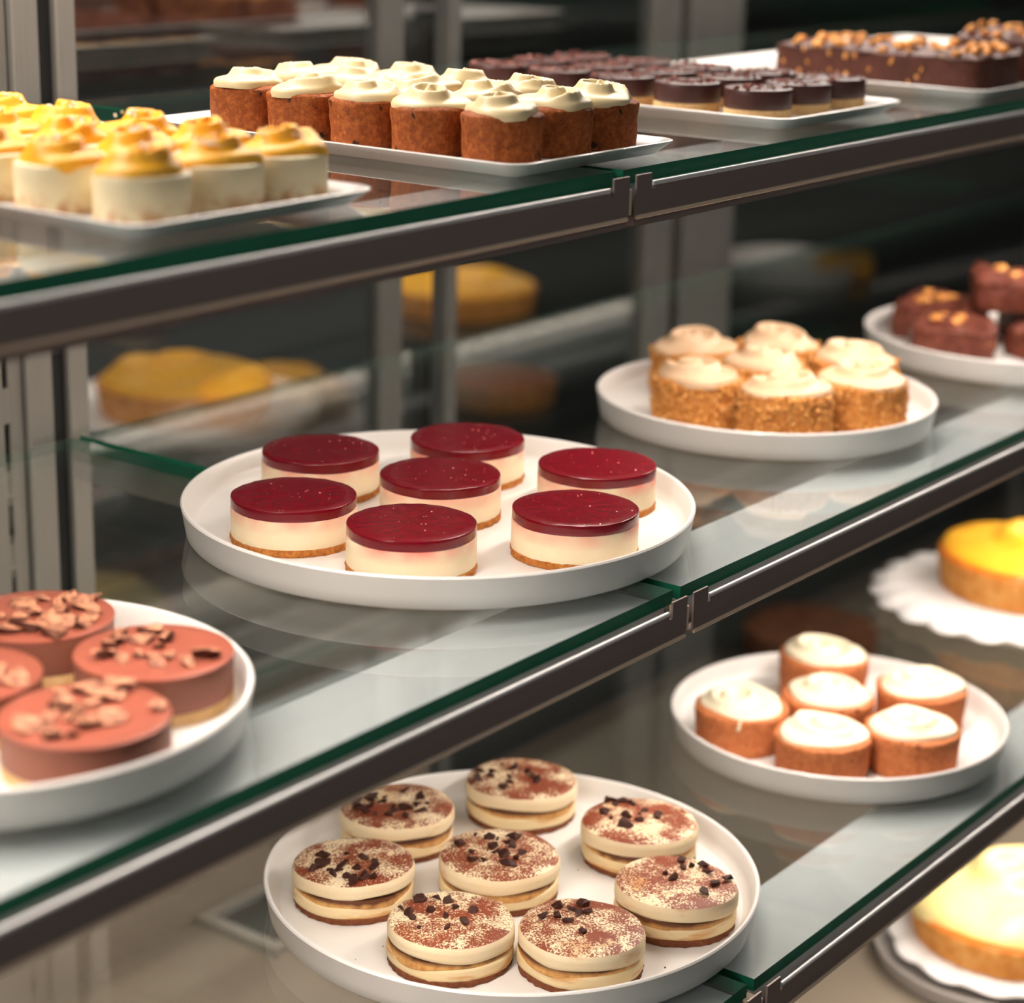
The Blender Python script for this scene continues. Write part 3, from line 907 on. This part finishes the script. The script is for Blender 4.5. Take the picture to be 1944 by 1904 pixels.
for v in range(3):
    rnd = random.Random(60 + v)
    pcs = []
    for q in range(620):
        a, z = rnd.uniform(0, 6.28), rnd.uniform(0.001, 0.034)
        r = 0.0318 + rnd.uniform(-.0006, .0010)
        if q > 540:
            z = 0.0345; r = 0.0318 * rnd.uniform(.72, 1.0)
        s_ = rnd.uniform(.6, 1.25)
        pcs.append((NUTBIT[rnd.randrange(6)], Matrix.Translation((r * math.cos(a), r * math.sin(a), z)) @ Matrix.Rotation(rnd.uniform(0, 6.28), 4, (rnd.random(), rnd.random(), rnd.random() + .1)) @ Matrix.Scale(s_, 4)))
    me = blob_mesh('nut_crumb', pcs); me.materials.append(M['nut'])
    NUTCOAT.append(me)
for i, (x, y, wh) in enumerate(NUT):
    t = thing('nut_coated_cake', 'nut coated cream cake ' + wh, 'cake', (x, y, H2 + 0.005), i * 1.1, 'nut coated cakes on the middle shelf')
    b = link('cake_body', lathe('cake_body', cyl_prof(0.0316, 0, 0.0345, 0.001, 0.003), 48, rough(0.001, 180, i)), M['nut_dark'], t)
    n = link('nut_crumb', NUTCOAT[i % 3], None, b, (0, 0, 0), (0, 0, i * 2.0)); n['kind'] = 'stuff'
    link('cream_swirl', swirl('cream_swirl', 0.0300, 0.0125, 40 + i, 1.7, 0.64, 0.06, 0.08), M['coffee_cream'], t, (0, 0, 0.0350))
# crumbs fallen on that plate
rnd = random.Random(4)
for q in range(9):
    px, py = 0.285 + rnd.gauss(0, .007), 0.214 + rnd.gauss(0, .007)
    o = link('nut_piece', NUTBIT[q % 6], M['nut'], None, (px, py, H2 + 0.0062), (0, 0, rnd.uniform(0, 6)))
    tag(o, 'loose chopped nut piece fallen on the nut cake plate', 'nut', 'loose nut pieces on the plate')

# ------------------------------------------------------------------ frosted carrot cakes
def cake_prof(R, H, dome, taper=0.94):
    p = [(0, 0), (R * 0.6, 0), (R * taper - 0.001, 0), (R * taper, 0.0012)]
    for k in range(1, 6):
        f = k / 6
        p.append((R * (taper + (1 - taper) * f), H * 0.92 * f))
    p += [(R, H * 0.90), (R * 0.985, H * 0.965), (R * 0.93, H), (R * 0.8, H + dome * .4), (R * .5, H + dome * .8), (0, H + dome)]
    return p
KAR = [(0.285, 0.118, 'with a thread of icing dripping down its side'), (0.405, 0.118, 'at the back, tallest in its group'), (0.343, 0.080, 'in the middle of its plate'),
       (0.403, 0.035, 'beside the lemon tart, icing peaked'), (0.276, 0.047, 'at the front, brightly lit white icing'), (0.327, 0.004, 'at the front rim, by the shelf rail')]
for i, (x, y, wh) in enumerate(KAR):
    t = thing('carrot_cake', 'round carrot cake with cream frosting ' + wh, 'cake', (x, y, H3 + 0.005), i * 1.9, 'frosted carrot cakes on the bottom shelf')
    hh = 0.0300 if i != 1 else 0.034
    link('cake_body', lathe('cake_body', cake_prof(0.0340, hh, 0.002), 64, rough(0.0012, 120, i * 2.0)), M['carrot_pale'], t)
    f = link('frosting', swirl('frosting', 0.0300, 0.0100, 70 + i, 1.6, 0.62, 0.05, 0.05), M['frosting'], t, (0, 0, hh + 0.0010))
    if i == 0:
        d = link('icing_drip', lathe('icing_drip', [(0, 0), (0.0012, 0.0006), (0.0014, 0.003), (0.0010, 0.0075), (0, 0.0085)], 10), M['frosting'], t, (-0.0265, 0.0205, hh - 0.0078), (0.1, 0.25, 0))
        d.location = Matrix.Rotation(-i * 1.9, 4, 'Z') @ Vector((-0.0305, -0.0150, hh - 0.0075))

# ------------------------------------------------------------------ mini carrot cakes (top shelf)
ORD = ['at the front edge', 'second from the front', 'third from the front', 'fourth from the front', 'at the back end']
xs = (-0.036, 0.012, 0.056); ys = (0.102, 0.150, 0.197, 0.244, 0.291)
ROWN = ('row facing the lemon tray', 'middle row', 'row facing the chocolate tarts')
for ix, x in enumerate(xs):
    for iy, y in enumerate(ys):
        s_ = ix * 5 + iy
        rnd = random.Random(s_)
        t = thing('mini_carrot_cake', 'mini frosted carrot cake in the %s, %s' % (ROWN[ix], ORD[iy]), 'cake', (x + rnd.uniform(-.001, .001), y + rnd.uniform(-.001, .001), H1 + 0.0028), s_ * 0.8, 'mini carrot cakes on the top shelf')
        link('cake_body', lathe('cake_body', cake_prof(0.0226, 0.0268, 0.002), 48, rough(0.0011, 150, s_ * 1.7)), M['carrot'], t)
        link('frosting', swirl('frosting', 0.0206, 0.0095, 110 + s_, 1.3, 0.58, 0.09, rnd.uniform(-.15, .15), 22, 60), M['ivory'], t, (0, 0, 0.0282), (0, rnd.uniform(-.12, .12), 0))

# ------------------------------------------------------------------ mini lemon cheesecakes
xs = (-0.301, -0.253, -0.208); ys = (0.103, 0.154, 0.204, 0.254, 0.304)
ROWN = ('row along the picture edge side', 'middle row', 'row facing the carrot cakes')
for ix, x in enumerate(xs):
    for iy, y in enumerate(ys):
        if (ix == 0 and iy > 2) or (ix == 1 and iy > 3):
            continue
        s_ = 30 + ix * 5 + iy
        rnd = random.Random(s_)
        t = thing('mini_lemon_cheesecake', 'mini lemon cheesecake with yellow curd, %s, %s' % (ROWN[ix], ORD[iy]), 'cheesecake', (x + rnd.uniform(-.0015, .0015), y + rnd.uniform(-.0015, .0015), H1 + 0.0028), s_ * 0.7, 'mini lemon cheesecakes on the top shelf')
        link('cheesecake_body', lathe('cheesecake_body', cyl_prof(0.0222, 0, 0.0215, 0.0010, 0.0016), 48, rough(0.0004, 150, s_)), M['lemon_body'], t)
        c_ = link('lemon_curd', swirl('lemon_curd', 0.0202, 0.0125, 210 + s_, 1.3, 0.55, 0.09, rnd.uniform(-.1, .1), 18, 56), M['curd'], t, (0, 0, 0.0212))
        pcs = []
        for q in range(9):
            a, r = rnd.gauss(s_, .8), rnd.uniform(0, .012)
            pcs.append((NUTBIT[q % 6], Matrix.Translation((r * math.cos(a), r * math.sin(a), 0.0098 - (r / .018) ** 3 * .005 + rnd.uniform(0, .0012))) @ Matrix.Rotation(a, 4, 'X') @ Matrix.Scale(rnd.uniform(.55, 1.15), 4)))
        cr = link('crumb_topping', blob_mesh('crumb_topping', pcs), M['white_crumb'], c_); cr['kind'] = 'stuff'

# ------------------------------------------------------------------ mini chocolate tarts
xs = (0.251, 0.303, 0.351); ys = (0.112, 0.166, 0.218, 0.270, 0.322)
ROWN = ('row facing the carrot cakes', 'middle row', 'row facing the peanut slabs')
CSP = []
for v in range(3):
    rnd = random.Random(80 + v); pcs = []
    for q in range(46):
        a, r = rnd.uniform(0, 6.28), 0.0205 * math.sqrt(rnd.random())
        pcs.append((NUTBIT[q % 6], Matrix.Translation((r * math.cos(a), r * math.sin(a), 0.0)) @ Matrix.Rotation(a * 3, 4, 'X') @ Matrix.Scale(rnd.uniform(.5, 1.1), 4)))
    me = blob_mesh('chocolate_sprinkles', pcs); me.materials.append(M['choc_rough']); CSP.append(me)
for ix, x in enumerate(xs):
    for iy, y in enumerate(ys):
        s_ = 50 + ix * 5 + iy
        t = thing('mini_chocolate_tart', 'mini dark chocolate tart on pale biscuit, %s, %s' % (ROWN[ix], ORD[iy]), 'tart', (x, y, H1 + 0.0028), s_ * 0.9, 'mini chocolate tarts on the top shelf')
        link('biscuit_base', lathe('biscuit_base', cyl_prof(0.0218, 0, 0.0072, 0.0006, 0.0006), 48, rough(0.0005, 300, s_)), M['pale_biscuit'], t)
        b = link('truffle_layer', lathe('truffle_layer', cyl_prof(0.0221, 0.0068, 0.0196, 0.0006, 0.0012), 48, rough(0.0002, 120, s_)), M['truffle'], t)
        sp = link('chocolate_sprinkles', CSP[s_ % 3], None, b, (0, 0, 0.0198)); sp['kind'] = 'stuff'

# ------------------------------------------------------------------ chocolate peanut slabs
def lump_box(name, x0, x1, y0, y1, z0, z1, amp, seed, nx=16, ny=24, nzz=6, topamp=0.0):
    bm = bmesh.new()
    bmesh.ops.create_cube(bm, size=1.0)
    bmesh.ops.subdivide_edges(bm, edges=list(bm.edges), cuts=14, use_grid_fill=True)
    for v in bm.verts:
        c = v.co
        p = Vector(((x0 + x1) / 2 + c.x * (x1 - x0), (y0 + y1) / 2 + c.y * (y1 - y0), (z0 + z1) / 2 + c.z * (z1 - z0)))
        d = amp * nz(p.x, p.y, p.z, 90, seed)
        k = 1 - 0.05 * (abs(c.x) * 2) ** 6 * (abs(c.y) * 2) ** 6
        p.x = (x0 + x1) / 2 + (p.x - (x0 + x1) / 2) * k + d * c.x * 2
        p.y = (y0 + y1) / 2 + (p.y - (y0 + y1) / 2) * k + d * c.y * 2
        if c.z > 0.45:
            p.z += topamp * nz(p.x, p.y, 0, 45, seed + 3) + topamp * .5 * nz(p.x, p.y, 0, 110, seed)
            p.z -= 0.003 * max(0, (max(abs(c.x), abs(c.y)) * 2 - .85) / .15) ** 2
        v.co = p
    me = bpy.data.meshes.new(name); bm.to_mesh(me); bm.free()
    for p in me.polygons: p.use_smooth = True
    return me
def slab(x0, x1, y0, y1, z, h, n, seed, label):
    cx, cy = (x0 + x1) / 2, (y0 + y1) / 2
    t = thing('chocolate_slab', label, 'slab cake', (cx, cy, z), 0, 'chocolate peanut slabs on the top shelf')
    b = link('slab_body', lump_box('slab_body', x0 - cx, x1 - cx, y0 - cy, y1 - cy, 0, h, 0.0012, seed, topamp=0.006), M['slab'], t)
    rnd = random.Random(seed); placed = []
    for q in range(n):
        for _ in range(20):
            px, py = rnd.uniform(x0 - cx + .006, x1 - cx - .006), rnd.uniform(y0 - cy + .006, y1 - cy - .006)
            if all(math.hypot(px - u, py - v) > .0105 for u, v in placed): break
        placed.append((px, py))
        zt = h + 0.006 * nz(px, py, 0, 45, seed + 3) + .003 * nz(px, py, 0, 110, seed)
        o = link('peanut', PEANUT[rnd.randrange(4)], None, b, (px, py, zt + 0.0015), (rnd.uniform(-.5, .5), rnd.uniform(-.5, .5), rnd.uniform(0, 6.28)))
        s_ = rnd.uniform(.65, 1.15); o.scale = (s_, s_, s_)
def side_nuts(x, y0, y1, h, n, seed, par):
    rnd = random.Random(seed)
    for q in range(n):
        o = link('peanut', PEANUT[q % 4], None, par, (x, rnd.uniform(y0, y1), rnd.uniform(0.004, h - 0.003)), (0, 1.4, rnd.uniform(0, 6.28)))
        s_ = rnd.uniform(.3, .55); o.scale = (s_, s_, s_ * .6)
slab(0.505, 0.590, 0.078, 0.252, H1 + 0.0028, 0.026, 62, 21, 'long chocolate slab studded with peanuts, its dark cut end at the rail')
side_nuts(-0.0425, -0.080, 0.080, 0.026, 16, 3, bpy.data.objects['slab_body'])
slab(0.606, 0.686, 0.078, 0.150, H1 + 0.0028, 0.034, 16, 22, 'shorter chocolate slab behind the long peanut slab')
tray(0.720, 0.900, 0.07, 0.34, H1, 'white tray at the picture corner under a tall brown loaf')
t = thing('brown_loaf', 'tall brown loaf at the picture corner behind the slabs', 'loaf', (0.855, 0.118, H1 + 0.0028))
link('loaf_body', lump_box('loaf_body', -0.040, 0.040, -0.040, 0.040, 0, 0.074, 0.002, 5, topamp=0.004), M['slab'], t)

# ------------------------------------------------------------------ brownies
BR = [(0.637, 0.142, 0.0, 0.027, 0.5, 'at its plate edge beside the nut cakes'), (0.683, 0.064, 0.0, 0.024, 1.2, 'at the front, pale glossy top with nuts'),
      (0.702, 0.184, 0.0, 0.030, 0.2, 'at the back of its plate'), (0.757, 0.106, 0.0, 0.030, 0.9, 'in the middle of its plate under another piece'),
      (0.716, 0.126, 0.0315, 0.026, 0.5, 'stacked on top of the other pieces')]
for i, (x, y, dz, hh, rz, wh) in enumerate(BR):
    t = thing('brownie', 'chunky nut brownie piece ' + wh, 'brownie', (x, y, H2 + 0.005 + dz), rz, 'brownie pieces on the plate')
    b = link('brownie_body', lump_box('brownie_body', -0.037, 0.037, -0.034, 0.034, 0, hh, 0.003, 30 + i, topamp=0.007), M['brownie'], t)
    rnd = random.Random(i)
    for q in range(4):
        o = link('nut_half', PEANUT[q], None, b, (rnd.uniform(-.02, .02), rnd.uniform(-.018, .018), hh + 0.0008), (0, 0, rnd.uniform(0, 6)))
        o.scale = (1.5, 1.5, 1.0)

# ------------------------------------------------------------------ whole tarts with doilies
def doily(loc, R, n, label, amp=0.06, sag=0.004, z=0.0):
    vs_, fs = [], []
    nt, nr = 160, 8
    for side in (0, 1):
        for i in range(nr + 1):
            rr = i / nr
            for k in range(nt):
                tt = 2 * math.pi * k / nt
                Re = R * (1 + amp * (abs(math.sin(n * tt / 2)) - 0.5) * (rr ** 6) + 0.01 * math.sin(3 * tt))
                zz = -sag * max(0, (rr - .7) / .3) ** 2 + 0.0012 * (rr ** 3) * math.sin(n * tt) + (0.0009 if side else 0)
                vs_.append((rr * Re * math.cos(tt), rr * Re * math.sin(tt), zz))
    half = (nr + 1) * nt
    for side in (0, 1):
        for i in range(nr):
            for k in range(nt):
                k2 = (k + 1) % nt
                q = [side * half + i * nt + k, side * half + i * nt + k2, side * half + (i + 1) * nt + k2, side * half + (i + 1) * nt + k]
                if i == 0: q = [q[0], q[2], q[3]]
                fs.append(tuple(q if not side else q[::-1]))
    for k in range(nt):
        k2 = (k + 1) % nt
        fs.append((nr * nt + k, nr * nt + k2, half + nr * nt + k2, half + nr * nt + k))
    o = link('paper_doily', mesh('paper_doily', vs_, fs, True), M['paper'], None, loc)
    return tag(o, label, 'doily')
def whole_tart(loc, R, H, label, top='curd', amber=True, seed=1, th=0.012, lobes=0.045, rz=0.0, tilt=0.0):
    t = thing('whole_tart', label, 'tart', loc, rz)
    fl = lambda X, Y, Z, T, I: (X * (1 + 0.006 * math.sin(34 * T)), Y * (1 + 0.006 * math.sin(34 * T)), Z)
    link('crust', lathe('crust', [(0, 0), (R * .5, 0), (R * .93, 0), (R * .95, 0.001), (R * .975, H * .5), (R, H * .93), (R * .995, H), (R * .96, H), (R * .94, H * .93), (R * .5, H * .9), (0, H * .9)], 136, fl), M['crust'], t)
    if amber:
        link('glaze_ring', lathe('glaze_ring', [(R * .955, H * .90), (R * .99, H * .97), (R * .975, H * 1.08), (R * .93, H * 1.12), (R * .90, H * 1.0)], 96, closed=True), M['amber_glaze'], t)
    link('filling', swirl('filling', R * .955, th, seed, 1.2, 0.4, lobes, tilt, 26, 110, 0.004), M[top], t, (0, 0, H * .95))
    return t
LTX, LTY = 0.716, 0.090
round_plate((LTX, LTY, H3), 0.118, 'white plate under the paper doily and lemon tart on the bottom shelf', 0.0130)
doily((LTX, LTY, H3 + 0.0148), 0.130, 22, 'scalloped white paper doily under the lemon tart', 0.07, 0.006)
whole_tart((LTX + 0.006, LTY - 0.004, H3 + 0.0162), 0.084, 0.030, 'whole lemon tart with wavy yellow top on a scalloped doily', 'curd', True, 501, 0.022, 0.06)
PX, PY = 0.520, 0.000
round_plate((PX, PY, DECK), 0.104, 'grey plate on the case base under a custard pie', 0.016, 'grey_china', None)
doily((PX + 0.008, PY - 0.004, DECK + 0.0205), 0.097, 14, 'white wavy paper doily under the custard pie', 0.05, 0.003)
link('pie_stand', lathe('pie_stand', [(0, 0), (0.058, 0), (0.062, 0.002), (0.062, 0.0135), (0.058, 0.0150), (0, 0.0150)], 64), M['china'], None, (PX + 0.008, PY - 0.004, DECK + 0.005))
tag(bpy.data.objects['pie_stand'], 'low white disc lifting the custard pie off its grey plate', 'cake board')
whole_tart((PX + 0.010, PY - 0.004, DECK + 0.0216), 0.085, 0.026, 'custard pie with a pale yellow whipped top on the case base', 'curd_pale', True, 502, 0.034, 0.03)

# ------------------------------------------------------------------ things behind
CT = -0.150
round_plate((0.50, 0.895, CT), 0.135, 'white plate under the blurred yellow tart behind the doors', 0.014, 'china', 'plates on the back counter')
whole_tart((0.50, 0.895, CT + 0.0055), 0.087, 0.030, 'blurred round yellow tart on the back counter behind the slotted post', 'curd', False, 503, 0.026, 0.0)
whole_tart((1.10, 1.02, CT), 0.095, 0.030, 'dim yellow tart far back on the counter', 'curd', False, 504, 0.018, 0.02)
whole_tart((0.760, 0.70, CT), 0.060, 0.024, 'small dark tart on the back counter above the raspberry plate', 'amber_glaze', False, 505, 0.006, 0.02)
round_plate((1.555, 0.815, CT), 0.090, 'white plate with one yellow tart slice on the back counter', 0.030, 'china', 'plates on the back counter')
def wedge(loc, R, ang, h, rz, label):
    t = thing('tart_slice', label, 'tart slice', loc, rz)
    def wm(name, z0, z1, R_):
        n = 10
        pts = [(0, 0)] + [(R_ * math.cos(ang * (k / n - .5)), R_ * math.sin(ang * (k / n - .5))) for k in range(n + 1)]
        m_ = len(pts)
        vs_ = [(a, b, z0) for a, b in pts] + [(a, b, z1) for a, b in pts]
        fs = [tuple(range(m_ - 1, -1, -1)), tuple(range(m_, 2 * m_))] + [(k, (k + 1) % m_, m_ + (k + 1) % m_, m_ + k) for k in range(m_)]
        return mesh(name, vs_, fs, False)
    link('crust', wm('crust', 0, h * .4, R), M['crust'], t)
    link('filling', wm('filling', h * .4, h, R * .97), M['curd'], t)
wedge((1.575, 0.785, CT + 0.0055), 0.080, 1.0, 0.030, -0.9, 'single yellow tart slice on a white plate behind the doors')
for i, (x0, x1, y0, y1, lb) in enumerate(((0.30, 0.84, 0.82, 1.02, 'behind the lemon and carrot cake trays'), (1.50, 2.25, 0.80, 1.00, 'behind the chocolate peanut slabs'))):
    tray(x0, x1, y0, y1, 0.230, 'long pale tray on the dark upper shelf ' + lb, 'trays on the back shelf')
    nl = 4
    for k in range(nl):
        xa = x0 + 0.03 + (x1 - x0 - 0.06) * k / nl
        xb = xa + (x1 - x0 - 0.06) / nl - 0.012
        t = thing('brown_loaf', 'dark brown loaf, %s of four on tray %s' % (('first', 'second', 'third', 'fourth')[k], lb), 'loaf', ((xa + xb) / 2, (y0 + y1) / 2, 0.2328), 0, 'loaves on the back shelf')
        link('loaf_body', lump_box('loaf_body', -(xb - xa) / 2, (xb - xa) / 2, -0.06, 0.06, 0, 0.055, 0.003, 40 + i * 5 + k, topamp=0.006), M['brown_bread'], t)
t = thing('brown_cake', 'blurred brown cake on the case base behind the carrot cakes plate', 'cake', (1.02, 0.46, DECK))
link('cake_body', lathe('cake_body', cake_prof(0.075, 0.040, 0.006), 48, rough(0.003, 60, 3)), M['brown_bread'], t)
t = thing('brown_bun', 'blurred brown bun at the back of the bottom shelf under the nut cakes', 'bun', (0.665, 0.440, H3))
link('bun_body', lathe('bun_body', cake_prof(0.042, 0.026, 0.010), 40, rough(0.002, 60, 8)), M['brown_bread'], t)

# crumbs on the plate of cocoa dusted cakes: far too small to count
rnd = random.Random(12)
pcs = []
for q in range(40):
    a, r = rnd.uniform(0, 6.28), 0.128 * math.sqrt(rnd.random())
    x, y = -0.0067 + r * math.cos(a), 0.1052 + r * math.sin(a)
    if all(math.hypot(x - c[0], y - c[1]) > 0.0385 for c in TIRA):
        pcs.append((NUTBIT[q % 6], Matrix.Translation((x, y, H3 + 0.0053)) @ Matrix.Rotation(a, 4, 'Z') @ Matrix.Scale(rnd.uniform(.12, .38), 4)))
o = link('biscuit_crumbs', blob_mesh('biscuit_crumbs', pcs), M['brown_biscuit'])
tag(o, 'tiny brown biscuit crumbs scattered on the plate of cocoa dusted cakes', 'crumbs', kind='stuff')
